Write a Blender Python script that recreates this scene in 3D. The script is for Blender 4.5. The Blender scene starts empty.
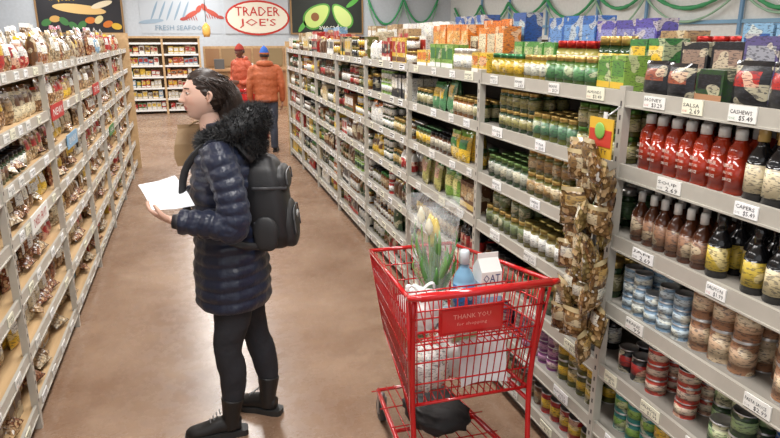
import bpy, math, random
import numpy as np
from mathutils import Vector, Matrix
random.seed(7); np.random.seed(7)
R=random.random; U=random.uniform
scene=bpy.context.scene
try: scene.view_settings.view_transform='Standard'
except Exception: pass

# ------------------------------------------------------------ materials
def newmat(name):
    m=bpy.data.materials.new(name); m.use_nodes=True
    nt=m.node_tree; b=nt.nodes['Principled BSDF']; return m,nt,b
def mixn(nt,f,a,b,bt='MIX'):
    n=nt.nodes.new('ShaderNodeMix'); n.data_type='RGBA'; n.blend_type=bt
    for i,v in ((0,f),(6,a),(7,b)):
        if hasattr(v,'links'): nt.links.new(v,n.inputs[i])
        elif v is not None: n.inputs[i].default_value=v
    return n.outputs[2]
def ramp(nt,fac,stops,interp='LINEAR'):
    r=nt.nodes.new('ShaderNodeValToRGB'); r.color_ramp.interpolation=interp
    e=r.color_ramp.elements
    while len(e)<len(stops): e.new(0.5)
    for i,(p,c) in enumerate(stops):
        e[i].position=p; e[i].color=(c,c,c,1) if not hasattr(c,'__len__') else (*c,1)
    nt.links.new(fac,r.inputs[0]); return r.outputs[0]
def coords(nt,sc=(1,1,1)):
    t=nt.nodes.new('ShaderNodeTexCoord'); m=nt.nodes.new('ShaderNodeMapping')
    m.inputs['Scale'].default_value=sc; nt.links.new(t.outputs['Object'],m.inputs[0]); return m.outputs[0]
def noise(nt,vec,scale,detail=2,rough=.5):
    n=nt.nodes.new('ShaderNodeTexNoise'); n.inputs['Scale'].default_value=scale
    n.inputs['Detail'].default_value=detail; n.inputs['Roughness'].default_value=rough
    nt.links.new(vec,n.inputs['Vector']); return n.outputs[0]
def bump(nt,b,h,strength,dist=.01):
    n=nt.nodes.new('ShaderNodeBump'); n.inputs['Strength'].default_value=strength
    n.inputs['Distance'].default_value=dist
    nt.links.new(h,n.inputs['Height']); nt.links.new(n.outputs[0],b.inputs['Normal'])
def attr(nt):
    a=nt.nodes.new('ShaderNodeAttribute'); a.attribute_name='Col'; return a.outputs['Color']

def m_print():
    m,nt,b=newmat('printed_label'); a=attr(nt)
    n1=ramp(nt,noise(nt,coords(nt,(1,1,3.6)),62,1),[(0,0),(.58,.8)],'CONSTANT')
    n2=ramp(nt,noise(nt,coords(nt,(1,1,1.2)),17,0),[(0,0),(.60,.45)],'CONSTANT')
    c=mixn(nt,n2,a,(.8,.72,.5,1))
    c=mixn(nt,n1,c,mixn(nt,.8,a,(.03,.03,.04,1)))
    nt.links.new(c,b.inputs['Base Color']); b.inputs['Roughness'].default_value=.35; return m
def m_attr(name,rough,metal=0,coat=0,bmp=None):
    m,nt,b=newmat(name); nt.links.new(attr(nt),b.inputs['Base Color'])
    b.inputs['Roughness'].default_value=rough; b.inputs['Metallic'].default_value=metal
    b.inputs['Coat Weight'].default_value=coat
    if bmp: bump(nt,b,noise(nt,coords(nt),bmp[0],3),bmp[1],bmp[2])
    return m
def m_chunk():
    m,nt,b=newmat('bagged_snack'); a=attr(nt)
    v=nt.nodes.new('ShaderNodeTexVoronoi'); v.inputs['Scale'].default_value=62
    nt.links.new(coords(nt),v.inputs['Vector'])
    d=ramp(nt,v.outputs['Distance'],[(.1,(1.0,1.0,1.0)),(.75,(.25,.2,.16))])
    c=mixn(nt,1.0,a,d,'MULTIPLY')
    s=nt.nodes.new('ShaderNodeSeparateColor'); nt.links.new(v.outputs['Color'],s.inputs[0])
    c=mixn(nt,ramp(nt,s.outputs[0],[(0,0),(.75,0),(.77,.45)]),c,(.75,.52,.28,1))
    g=ramp(nt,noise(nt,coords(nt),38,1),[(0,0),(.68,0),(.71,.6)])
    c=mixn(nt,g,c,(.86,.84,.8,1))
    nt.links.new(c,b.inputs['Base Color']); b.inputs['Roughness'].default_value=.2
    bump(nt,b,v.outputs['Distance'],.5,.006); return m
def m_wood(name,c1,c2,sc=(1,8,8)):
    m,nt,b=newmat(name); v=coords(nt,sc)
    n=noise(nt,v,3,4,.6)
    nt.links.new(mixn(nt,ramp(nt,n,[(.3,0),(.7,1)]),(*c1,1),(*c2,1)),b.inputs['Base Color'])
    b.inputs['Roughness'].default_value=.45; return m
def m_floor():
    m,nt,b=newmat('stained_concrete'); v=coords(nt)
    n=noise(nt,v,1.3,6,.65); n2=noise(nt,v,9,5,.7); n3=noise(nt,v,60,2)
    c=mixn(nt,ramp(nt,n,[(.35,0),(.65,1)]),(.205,.117,.070,1),(.35,.235,.16,1))
    c=mixn(nt,ramp(nt,n2,[(.4,0),(.75,.6)]),c,(.17,.092,.056,1))
    c=mixn(nt,ramp(nt,n3,[(.5,0),(.8,.35)]),c,(.45,.34,.26,1))
    nt.links.new(c,b.inputs['Base Color'])
    nt.links.new(ramp(nt,n2,[(.3,.2),(.8,.38)]),b.inputs['Roughness'])
    return m
def m_plain(name,col,rough=.5,metal=0,coat=0,bmp=None,sheen=0):
    m,nt,b=newmat(name); v=coords(nt)
    n=noise(nt,v,14,3)
    nt.links.new(mixn(nt,n,(*[x*.88 for x in col],1),(*[min(1,x*1.12) for x in col],1)),b.inputs['Base Color'])
    b.inputs['Roughness'].default_value=rough; b.inputs['Metallic'].default_value=metal
    b.inputs['Coat Weight'].default_value=coat
    b.inputs['Sheen Weight'].default_value=sheen
    if bmp: bump(nt,b,noise(nt,v,bmp[0],3),bmp[1],bmp[2])
    return m
PRINT,GLOSS,METAL,CHUNK,MATTE,WOOD,EDGE,CLEAR=range(8)
mclear,nt,b=newmat('clear_film'); b.inputs['Base Color'].default_value=(.9,.93,.95,1)
b.inputs['Roughness'].default_value=.1; b.inputs['Alpha'].default_value=.2
MATS=[m_print(),m_attr('glossy_plastic_glass',.12,0,.3),m_attr('painted_metal',.28,.75),m_chunk(),
      m_attr('matte_surface',.55),m_wood('shelf_wood',(.44,.285,.14),(.60,.415,.225),(6,.7,6)),
      m_plain('shelf_channel',(.48,.455,.40),.35,.15),mclear]

# ------------------------------------------------------------ mesh builder
class MB:
    def __init__(s): s.v=[];s.f=[];s.c=[];s.m=[];s.s=[];s.n=0
    def add(s,V,F,C,M,sm=False):
        V=np.asarray(V,float); n=s.n; s.v.append(V)
        k=len(F)
        s.f.extend([tuple(i+n for i in f) for f in F])
        s.c.extend(C if isinstance(C,list) else [C]*k)
        s.m.extend(M if isinstance(M,list) else [M]*k)
        s.s.extend(sm if isinstance(sm,list) else [sm]*k)
        s.n+=len(V)
    def box(s,lo,hi,C=(.5,.5,.5),M=MATTE):
        x0,y0,z0=lo;x1,y1,z1=hi
        V=[(x0,y0,z0),(x1,y0,z0),(x1,y1,z0),(x0,y1,z0),(x0,y0,z1),(x1,y0,z1),(x1,y1,z1),(x0,y1,z1)]
        s.add(V,[(0,3,2,1),(4,5,6,7),(0,1,5,4),(1,2,6,5),(2,3,7,6),(3,0,4,7)],C,M)
    def cyl(s,p,q,r,C=(.5,.5,.5),M=GLOSS,seg=6,r2=None):
        V,F=tube([p,q],[(r,r),(r2 or r,r2 or r)],seg=seg); s.add(V,F,C,M,True)
    def build(s,name,mats=None,parent=None):
        me=bpy.data.meshes.new(name)
        V=np.concatenate(s.v)
        me.from_pydata(V.tolist(),[],s.f)
        for m in (mats or MATS): me.materials.append(m)
        me.polygons.foreach_set('material_index',s.m if not mats else [min(x,len(mats)-1) for x in s.m])
        me.polygons.foreach_set('use_smooth',s.s)
        at=me.color_attributes.new('Col','FLOAT_COLOR','CORNER')
        C=np.ones((len(s.f),4)); C[:,:3]=np.array([c[:3] for c in s.c])
        L=[len(f) for f in s.f]
        at.data.foreach_set('color',np.repeat(C,L,axis=0).ravel())
        me.update()
        o=bpy.data.objects.new(name,me); scene.collection.objects.link(o)
        if parent: o.parent=parent
        return o
def empty(name,loc=(0,0,0)):
    o=bpy.data.objects.new(name,None); scene.collection.objects.link(o); o.empty_display_size=.1; return o

def catmull(A,n):
    A=np.asarray(A,float); k=len(A)
    if k<3: 
        t=np.linspace(0,1,n)[:,None]; return A[0]*(1-t)+A[-1]*t
    P=np.vstack([2*A[0]-A[1],A,2*A[-1]-A[-2]])
    out=[]
    for t in np.linspace(0,k-1,n):
        i=min(int(t),k-2); u=t-i
        p0,p1,p2,p3=P[i],P[i+1],P[i+2],P[i+3]
        out.append(.5*((2*p1)+(-p0+p2)*u+(2*p0-5*p1+4*p2-p3)*u*u+(-p0+3*p1-3*p2+p3)*u**3))
    return np.array(out)
def tube(pts,rad,seg=12,ref=(0,0,1),n=None,quilt=None,wob=0):
    A=np.hstack([np.asarray(pts,float),np.asarray([(r,r) if not hasattr(r,'__len__') else r for r in rad],float)])
    if n: A=catmull(A,n)
    P=A[:,:3]; r=np.maximum(A[:,3:],.0005); k=len(P)
    T=np.gradient(P,axis=0); T/=np.linalg.norm(T,axis=1)[:,None]+1e-9
    L=np.concatenate([[0],np.cumsum(np.linalg.norm(np.diff(P,axis=0),axis=1))])
    ref=np.array(ref,float); V=[]
    prev=None
    for i in range(k):
        sd=np.cross(T[i],ref)
        if np.linalg.norm(sd)<.15: sd=prev if prev is not None else np.cross(T[i],(ref[1]+.3,ref[2]+.2,ref[0]+.7))
        sd=sd/np.linalg.norm(sd); prev=sd; ot=np.cross(sd,T[i])
        for j in range(seg):
            a=2*math.pi*j/seg
            q=0
            if quilt:
                fr=((L[i]+.006*math.sin(a*2+1))/quilt[0])%1.0
                q=quilt[1]*(abs(math.sin(math.pi*fr))**.6)*(1+.35*math.sin(a*9+i*.21)*math.sin(a*5-i*.13))
            w=1+wob*math.sin(a*3+i*1.7)*math.sin(i*.9+a)
            V.append(P[i]+sd*(r[i,0]+q)*w*math.cos(a)+ot*(r[i,1]+q)*w*math.sin(a))
    F=[]
    for i in range(k-1):
        for j in range(seg):
            a=i*seg+j;b=i*seg+(j+1)%seg
            F.append((a,b,b+seg,a+seg))
    F.append(tuple(range(seg-1,-1,-1))); F.append(tuple(range((k-1)*seg,k*seg)))
    return np.array(V),F
def ico(r=1,seg=16,rings=10):
    V=[(0,0,-1)]
    for i in range(1,rings):
        p=-math.pi/2+math.pi*i/rings
        for j in range(seg):
            a=2*math.pi*j/seg; V.append((math.cos(p)*math.cos(a),math.cos(p)*math.sin(a),math.sin(p)))
    V.append((0,0,1)); F=[]
    for j in range(seg): F.append((0,1+(j+1)%seg,1+j))
    for i in range(rings-2):
        for j in range(seg):
            a=1+i*seg+j;b=1+i*seg+(j+1)%seg; F.append((a,b,b+seg,a+seg))
    t=len(V)-1
    for j in range(seg): F.append((t,1+(rings-2)*seg+j,1+(rings-2)*seg+(j+1)%seg))
    return np.array(V)*r,F
# ------------------------------------------------------------ text
_tc={}
def textgeo(s):
    if s in _tc: return _tc[s]
    cu=bpy.data.curves.new('t','FONT'); cu.body=s; cu.resolution_u=1; cu.size=1
    o=bpy.data.objects.new('t',cu); scene.collection.objects.link(o)
    dg=bpy.context.evaluated_depsgraph_get(); dg.update()
    me=bpy.data.meshes.new_from_object(o.evaluated_get(dg))
    V=np.array([v.co[:2] for v in me.vertices]); F=[tuple(p.vertices) for p in me.polygons]
    bpy.data.objects.remove(o); bpy.data.curves.remove(cu); bpy.data.meshes.remove(me)
    V=V-V.min(0); V/=max(V[:,1].max(),1e-6)
    _tc[s]=(V,F); return _tc[s]
def text(mb,s,org,udir,vdir,h,col,w=None,center=False):
    V,F=textgeo(s); wd=V[:,0].max()
    sx=h if w is None else w/wd
    Vx=V[:,0]*sx-(wd*sx/2 if center else 0); Vy=V[:,1]*h
    P=np.array(org)+Vx[:,None]*np.array(udir)+Vy[:,None]*np.array(vdir)
    mb.add(P,F,col,MATTE)

# ------------------------------------------------------------ product prototypes
class Proto: pass
def lathe(prof,keys,keymat,seg):
    P=Proto(); V=[];F=[];K=[]
    for r,z in prof:
        for j in range(seg):
            a=2*math.pi*j/seg; V.append((r*math.cos(a),r*math.sin(a),z))
    for i in range(len(prof)-1):
        for j in range(seg):
            a=i*seg+j;b=i*seg+(j+1)%seg; F.append((a,b,b+seg,a+seg)); K.append(keys[i])
    F.append(tuple(range((len(prof)-1)*seg,len(prof)*seg))); K.append(keys[-1])
    P.V=np.array(V);P.F=F;P.K=K;P.M=[keymat[k] for k in K];P.S=[True]*(len(F)-1)+[False];return P
def mk(seg):
    D={}
    D['can']=lathe([(1,0),(1,.03),(.985,.04),(.985,.3),(.99,.3),(.99,.72),(.985,.72),(.985,.95),(1,.96),(1,1),(.93,1),(.92,.965),(.01,.965)],[2,2,0,0,1,0,0,2,2,2,2,2,2],{0:PRINT,1:PRINT,2:METAL},seg)
    D['jar']=lathe([(.9,0),(1,.04),(1,.2),(1.015,.2),(1.015,.66),(1,.66),(1,.74),(.86,.82),(.9,.82),(.9,.99),(.84,1),(.01,1)],[0,0,1,1,1,0,0,2,2,2,2,2],{0:GLOSS,1:PRINT,2:METAL},seg)
    D['bottle']=lathe([(.92,0),(1,.03),(1,.12),(1.015,.12),(1.015,.5),(1,.5),(1,.56),(.8,.65),(.46,.73),(.4,.8),(.47,.8),(.45,.97),(.36,1),(.01,1)],[0,0,1,1,1,0,0,0,0,2,2,2,2,2],{0:GLOSS,1:PRINT,2:GLOSS},seg)
    D['squeeze']=lathe([(.9,0),(1,.03),(1,.1),(1.01,.1),(1.01,.52),(1,.52),(1,.6),(.93,.68),(.55,.76),(.5,.80),(.56,.80),(.53,.94),(.45,.96),(.01,.96)],[0,0,1,1,1,0,0,0,0,2,2,2,2,2],{0:GLOSS,1:GLOSS,2:GLOSS},seg)
    P=Proto(); V=[];F=[];K=[]
    def bx(a,b,k):
        n=len(V);x0,y0,z0=a;x1,y1,z1=b
        V.extend([(x0,y0,z0),(x1,y0,z0),(x1,y1,z0),(x0,y1,z0),(x0,y0,z1),(x1,y0,z1),(x1,y1,z1),(x0,y1,z1)])
        for f in [(0,3,2,1),(4,5,6,7),(0,1,5,4),(1,2,6,5),(2,3,7,6),(3,0,4,7)]: F.append(tuple(i+n for i in f)); K.append(k)
    bx((-.5,-.48,0),(.5,.48,1),0); bx((-.506,-.4,.42),(-.5,.4,.86),1); bx((-.506,-.48,.08),(-.5,.48,.26),2)
    P.V=np.array(V);P.F=F;P.K=K;P.M=[{0:PRINT,1:PRINT,2:MATTE}[k] for k in K];P.S=[False]*len(F);D['box']=P
    for nm,m0 in (('pouch',PRINT),('snack',CHUNK)):
        P=Proto(); nu,nv=7,9; V=[];F=[];K=[]
        for side in (-1,1):
            for j in range(nv+1):
                for i in range(nu+1):
                    u=2*i/nu-1; v=j/nv
                    f=(1-abs(u)**3)*max(0,min(1,(1-v)*3.2))**.8*min(1,.35+v*4)
                    if v<.02: f*=.5
                    w=1-.06*math.sin(v*math.pi)
                    wr=.06*math.sin(u*5+v*9)
                    V.append((side*.5*(f+.02)*(1+wr),u*.5*w,v))
        nn=(nu+1)*(nv+1)
        for s_ in (0,1):
            for j in range(nv):
                for i in range(nu):
                    a=s_*nn+j*(nu+1)+i
                    q=(a,a+1,a+nu+2,a+nu+1)
                    F.append(q if s_ else q[::-1])
                    K.append(2 if j>=nv-1 else (1 if (4<=j<=6 and 1<=i<=5) else 0))
        P.V=np.array(V);P.F=F;P.K=K;P.M=[{0:m0,1:PRINT,2:GLOSS}[k] for k in K];P.S=[True]*len(F);D[nm]=P
    return D
HI=mk(18); LO=mk(9)
GR={}
GN={'can':'tin_cans','jar':'glass_jars','bottle':'sauce_bottles','squeeze':'sauce_bottles','box':'food_cartons','pouch':'food_pouches','snack':'snack_bags'}
def grp(n,side=1):
    if (n,side) not in GR: GR[(n,side)]=MB()
    return GR[(n,side)]
def place(mb,P,pos,rot,sc,pal,tilt=0):
    V=P.V*np.array(sc)
    if tilt: 
        c,s=math.cos(tilt),math.sin(tilt); x=V[:,0]*c+V[:,2]*s; z=-V[:,0]*s+V[:,2]*c; V=np.stack([x,V[:,1],z],1)
    c,s=math.cos(rot),math.sin(rot)
    V=np.stack([V[:,0]*c-V[:,1]*s,V[:,0]*s+V[:,1]*c,V[:,2]],1)+np.array(pos)
    j=U(.85,1.05); pal=[tuple(min(1,x*j) for x in p) for p in pal]
    mb.add(V,P.F,[pal[k] for k in P.K],P.M,P.S)

RED=(.42,.025,.02);ORG=(.62,.17,.02);YEL=(.7,.45,.04);GRN=(.05,.19,.05);LGR=(.22,.38,.07);DGR=(.025,.06,.02)
BLU=(.03,.09,.3);LBL=(.2,.36,.52);TEAL=(.02,.22,.2);PUR=(.2,.04,.18);PNK=(.6,.2,.28);WHT=(.78,.77,.73);CRM=(.62,.52,.34)
BLK=(.012,.012,.014);BRN=(.12,.05,.02);TAN=(.42,.27,.13);GLD=(.55,.38,.12);SIL=(.6,.6,.6);OLV=(.11,.11,.02);AMB=(.22,.08,.01)
RX=1.48; LX=-.87
BAY=1.21
def ybay(k): return .76+BAY*k
tags=MB()
NAMES=['TUNA','OLIVES','PESTO','SALSA','PASTA SAUCE','HONEY','CORN','BEANS','SOUP','CHILI','MUSTARD','CAPERS','JAM','TOMATO','ALMONDS','TRAIL MIX','MANGO','CASHEWS','RICE','SALMON']
def tag(side,y,z,near,w=.085,col=None):
    X=(RX-.017) if side>0 else (LX+.017)
    h=U(.036,.048)
    c=col or random.choice([WHT,WHT,(.85,.85,.83),(.8,.78,.62),(.86,.86,.86)])
    tags.box((X-.002,y-w/2,z-.032),(X+.002,y+w/2,z-.032+h),c,MATTE)
    ud=(0,-1,0) if side>0 else (0,1,0)
    xx=X-.0027 if side>0 else X+.0027
    if near:
        y0=y+w/2-.005 if side>0 else y-w/2+.005
        text(tags,random.choice(NAMES),(xx,y0,z-.01),ud,(0,0,1),.011,(.02,.02,.03),w=w*.8)
        text(tags,random.choice(['$3.49','$2.99','$1.99','$3.29','$4.99','2.69','.99','$5.49']),(xx,y0+(-w*.35 if side>0 else w*.35),z-.029),ud,(0,0,1),.015,(.02,.02,.03),w=w*.5)
        text(tags,'12 OZ',(xx,y0,z-.026),ud,(0,0,1),.006,random.choice([(.5,.02,.02),(.02,.3,.1),(.1,.1,.1)]),w=w*.2)
    else:
        for zz,a,b in ((z-.004,.1,.9),(z-.020,.35,.9)):
            tags.box((min(xx,X),y-w*(.5-a),zz-.004),(max(xx,X),y+w*(b-.5),zz+.005),(.06,.06,.07),MATTE)

def row(side,y0,y1,z,specs,depth=2,near=False,front=.018,tagon=True):
    D=HI if near else LO
    face=RX if side>0 else LX
    y=y1-.03; i=0
    while y>y0+.04:
        kind,w,h,pal,cols,stack=specs[i%len(specs)]; i+=1
        ys=y
        fj=U(0,.02)
        for c in range(cols):
            if y-w<y0+.02: break
            yc=y-w/2
            d0=1 if (R()<.05 and depth>1) else 0
            for d in range(d0,depth):
                dw=w if kind in('can','jar','bottle','squeeze') else (.05 if kind!='box' else .11)
                X=face+side*(front+fj+dw/2+d*dw*1.03+U(0,.008))
                st=stack if R()>.12 else max(1,stack-1)
                for s_ in range(st):
                    rz=U(-.22,.22) if kind in('pouch','snack') else U(-.05,.05)
                    if kind in('can','jar','bottle','squeeze'): sc=(w*.48,w*.48,h); rz=U(-3,3)
                    elif kind=='box': sc=(.105,w,h*U(.98,1.02))
                    else: sc=(.06,w*1.05,h*U(.85,1.08))
                    if side<0: rz+=math.pi
                    tl=U(-.05,.16) if kind in('pouch','snack') else 0
                    place(grp(GN[kind],side),D[kind],(X,yc+U(-.003,.003),z+s_*h),rz,sc,pal,tilt=tl)
                    if near and kind=='squeeze' and d==0:
                        for q,(tt,hh) in enumerate((('SRIRACHA',.012),('HOT CHILI',.009),('SAUCE',.009))):
                            text(grp('sauce_bottles',1),tt,(X-w*.485-.0015,yc,z+h*.40-q*.020),(0,-1,0),(0,0,1),hh,(.8,.7,.6),w=w*.5,center=True)
            y-=w
        if tagon and ys-y>.05:
            tag(side,(ys+y)/2+U(-.02,.02),z,near,w=min(U(.07,.115),(ys-y)*.9))
        y-=U(.002,.012)

# ------------------------------------------------------------ shelving
RL=[1.68,1.42,1.15,.88,.61,.35,.12]
LL=[1.70,1.43,1.19,.95,.68,.40,.12]
def shelving(name,side,face,y0,y1,levels,depth=.5,wood=False):
    mb=MB()
    b0=min(face,face+side*depth); b1=max(face,face+side*depth)
    bc=(.12,.10,.08)
    bx=face+side*depth
    mb.box((min(bx,bx+side*.03),y0,0),(max(bx,bx+side*.03),y1,1.86),bc,WOOD if wood else MATTE)
    for z in levels:
        mb.box((b0,y0,z-.022),(b1,y1,z),(.26,.24,.21),WOOD if wood else MATTE)
        f0=face-side*.014
        mb.box((min(f0,face),y0,z-.04),(max(f0,face),y1,z+.014),(.6,.58,.54),EDGE)
        f1=face-side*.018
        mb.box((min(f1,face),y0,z-.042),(max(f1,face),y1,z-.036),(.5,.5,.5),EDGE)
    mb.box((min(face+side*.03,face+side*.05),y0,0),(max(face+side*.03,face+side*.05),y1,.1),(.09,.07,.06),MATTE)
    y=y0
    while y<=y1+.01:
        p0=face-side*.02
        mb.box((min(p0,face+side*.012),y-.016,0.0),(max(p0,face+side*.012),y+.016,levels[0]+.03),(.6,.57,.5),EDGE)
        zz=.14
        while zz<levels[0]:
            mb.box((min(p0-side*.0008,p0),y-.004,zz),(max(p0-side*.0008,p0),y+.004,zz+.018),(.06,.05,.05),MATTE); zz+=.05
        for z in levels:
            mb.box((b0,y-.006,z-.05),(b1,y+.006,z-.022),(.3,.3,.3),MATTE)
        y+=BAY
    return mb.build(name)
shelving('grocery_shelving',1,RX,ybay(-1),ybay(8),RL)
shelving('grocery_shelving',-1,LX,ybay(0),ybay(8)-.45,LL,wood=True)
mb=MB(); mb.box((LX-.56,ybay(8)-.44,0),(LX+.06,ybay(8)-.40,1.92),M=WOOD); mb.build('trim_1')
mb=MB(); mb.box((RX-.03,ybay(8)+.02,0),(RX+.56,ybay(8)+.06,1.80),M=WOOD); mb.build('trim_2')

# ------------------------------------------------------------ right stock
def ja(body,lab,lid,w=.072,h=.115,c=3,s=1): return ('jar',w,h,[body,lab,lid],c,s)
def ca(body,lab,w=.078,h=.11,c=3,s=2): return ('can',w,h,[body,lab,SIL],c,s)
def bo(body,lab,cap,w=.068,h=.21,c=3): return ('bottle',w,h,[body,lab,cap],c,1)
def bx_(a,b,c_,w=.11,h=.17,c=2,s=1): return ('box',w,h,[a,b,c_],c,s)
def po(a,b,c_,w=.13,h=.2,c=2): return ('pouch',w,h,[a,b,c_],c,1)
def sn(a,b,c_,w=.14,h=.2,c=2): return ('snack',w,h,[a,b,c_],c,1)
y0,y1=ybay(0),ybay(1)
row(1,y0,y1,1.42,[('squeeze',.067,.205,[(.40,.032,.008),(.33,.026,.010),(.75,.75,.72)],7,1),bo(BLK,CRM,GLD,w=.075,h=.215,c=2),bo((.02,.03,.05),(.4,.45,.5),GLD,w=.08,h=.215,c=5)],3,True)
row(1,y0,y1,1.15,[bo((.10,.03,.012),(.32,.17,.1),WHT,w=.062,h=.185,c=6),bo(BLK,(.62,.45,.06),BLK,w=.07,h=.2,c=3),bo(BLK,(.6,.5,.3),BLK,w=.07,h=.2,c=6)],3,True)
row(1,y0,y1,.88,[ca((.22,.34,.47),(.5,.58,.62),w=.068,h=.055,c=5,s=3),ca((.34,.17,.09),(.62,.42,.27),w=.083,h=.112,c=9,s=2)],2,True)
row(1,y0,y1,.61,[ca(BLK,RED,w=.076,h=.1,c=2,s=1),ca((.45,.05,.03),(.6,.45,.35),w=.08,h=.06,c=3,s=3),ca(DGR,(.3,.42,.2),w=.08,h=.085,c=3,s=2),ca(BLU,(.34,.28,.5),w=.084,h=.06,c=4,s=3)],2,True)
row(1,y0,y1,.35,[ca(TEAL,LGR,w=.08,h=.08,c=3,s=2),ca((.12,.28,.1),YEL,w=.08,h=.1,c=3,s=2),ca(BLK,GLD,w=.08,h=.1,c=3,s=1)],2,True)
row(1,y0,y1,.12,[po(DGR,YEL,DGR),po(BLK,RED,BLK),po(BLU,WHT,BLU)],2,True)
row(1,y0,y1,1.68,[po(BLK,(.3,.08,.04),BLK,w=.12,h=.13,c=2),bx_(DGR,BLK,(.4,.2,.1),w=.12,h=.1,c=1),po(BLK,RED,BLK,w=.13,h=.15,c=2),po(BLK,CRM,BLK,w=.13,h=.14,c=2),po(RED,YEL,BLK,w=.13,h=.14,c=2)],1,True)
y0,y1=ybay(1),ybay(2)
row(1,y0,y1,1.42,[ja(DGR,(.3,.27,.1),GLD,h=.10,c=6,s=2),ja((.14,.16,.02),(.1,.22,.12),GLD,h=.12,c=5),ja(OLV,(.5,.46,.2),(.1,.24,.05),h=.10,c=5,s=2)],3,True)
row(1,y0,y1,1.15,[ja(DGR,(.4,.4,.32),(.15,.25,.08),h=.12,c=6),ja(OLV,(.36,.22,.08),GLD,h=.11,c=5,s=2),ja(DGR,(.12,.22,.1),WHT,h=.15,c=5)],3,True)
row(1,y0,y1,.88,[ja(OLV,(.16,.2,.09),GLD,h=.11,c=6,s=2),ja((.17,.14,.03),WHT,(.4,.32,.1),h=.13,c=5),ja(DGR,(.3,.27,.12),GLD,h=.15,c=5)],3,True)
row(1,y0,y1,.61,[ja(BRN,(.3,.23,.16),BLK,h=.14,c=6),ja(DGR,(.24,.3,.16),GLD,h=.15,c=6),ja(BLK,WHT,BLK,h=.15,c=5)],2,True)
row(1,y0,y1,.35,[ca(PUR,(.55,.36,.48),w=.09,h=.045,c=6,s=4),ca(PUR,(.5,.25,.4),w=.08,h=.06,c=3,s=3),ca(OLV,YEL,w=.075,h=.1,c=5,s=2)],2,True)
row(1,y0,y1,.12,[ca(OLV,(.5,.45,.2),w=.075,h=.1,c=5,s=1),ca(BRN,TAN,w=.08,h=.1,c=4,s=1),ca(RED,YEL,c=4,s=1)],2,True)
row(1,y0,y1,1.68,[ja((.4,.3,.02),YEL,(.05,.2,.08),w=.075,h=.115,c=4),ja((.4,.3,.02),(.6,.6,.5),GLD,w=.075,h=.115,c=3),ja((.09,.18,.03),(.1,.26,.1),GLD,w=.075,h=.12,c=5),bx_(LGR,(.1,.25,.05),YEL,w=.09,h=.13,c=3)],1,True)
def tier(y0,y1,dx,z,specs): row(1,y0,y1,z,specs,1,False,front=dx,tagon=False)
tier(ybay(0),ybay(1),.16,1.68,[bx_(BLK,(.3,.2,.15),RED,w=.14,h=.18,c=2),bx_((.1,.08,.2),(.3,.3,.34),WHT,w=.13,h=.2,c=2),bo(BLK,CRM,GLD,w=.075,h=.19,c=4),bx_(BRN,CRM,RED,w=.13,h=.17,c=1)])
tier(ybay(0),ybay(2),.33,1.68,[bx_((.03,.13,.42),(.15,.3,.6),WHT,w=.15,h=.29,c=3),bx_((.10,.08,.34),(.25,.25,.5),BLU,w=.14,h=.27,c=3),bx_(TAN,BRN,WHT,w=.16,h=.22,c=1),ja(BRN,WHT,RED,w=.08,h=.2,c=3),bx_(LBL,BLU,YEL,w=.13,h=.24,c=3)])
tier(ybay(1),ybay(2),.15,1.68,[bx_((.1,.3,.06),(.4,.5,.2),GRN,w=.1,h=.17,c=4),ja((.4,.35,.1),WHT,RED,w=.075,h=.18,c=4),ja(DGR,YEL,GLD,w=.075,h=.2,c=3),bx_(GRN,YEL,WHT,w=.1,h=.19,c=3)])
y0,y1=ybay(2),ybay(3)
row(1,y0,y1,1.68,[bx_(YEL,ORG,WHT,w=.1,h=.11,c=3),bx_(LGR,GRN,WHT,w=.09,h=.15,c=4),ja(CRM,WHT,WHT,w=.09,h=.13,c=3)],1,True)
tier(y0,y1,.15,1.68,[bx_((.68,.2,.03),(.66,.32,.08),RED,w=.12,h=.27,c=5),bx_(CRM,BRN,RED,w=.12,h=.2,c=1),bx_((.64,.2,.03),CRM,YEL,w=.11,h=.25,c=4)])
tier(y0,y1,.3,1.68,[bx_(BLU,LBL,WHT,w=.16,h=.33,c=3),bx_(ORG,YEL,WHT,w=.13,h=.29,c=3)])
row(1,y0,y1,1.42,[ja(DGR,(.42,.38,.2),GLD,c=4),po((.1,.28,.12),YEL,GRN,w=.12,h=.2,c=3),ja(AMB,CRM,GLD,c=4)],2,True)
row(1,y0,y1,1.15,[ja(OLV,YEL,(.1,.22,.1),c=4),ja(BRN,(.5,.45,.35),BLK,c=5),po(YEL,GRN,LGR,w=.12,h=.2,c=3)],2,True)
row(1,y0,y1,.88,[po((.4,.36,.12),(.6,.35,.25),GRN,w=.12,h=.22,c=4),po(LGR,(.6,.55,.2),GRN,w=.12,h=.21,c=3),bx_(BRN,TAN,GLD,c=2)],2,True)
row(1,y0,y1,.61,[bo(BRN,YEL,GRN,c=5),bo(DGR,CRM,GLD,c=6),bo(BLK,RED,BLK,c=5)],2,True)
row(1,y0,y1,.35,[po(RED,YEL,ORG,w=.12,h=.2,c=3),po(CRM,BRN,TAN,w=.12,h=.2,c=4)],2,True)
row(1,y0,y1,.12,[ca(RED,YEL,c=5),ca(GRN,WHT,c=4),ca(BRN,TAN,c=5)],2,True)
THEME=[[RED,YEL,CRM,BRN],[DGR,LGR,CRM,WHT],[BRN,TAN,CRM,GLD],[ORG,RED,WHT,BLK],[OLV,DGR,AMB,YEL],[BRN,BLK,WHT,RED]]
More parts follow.
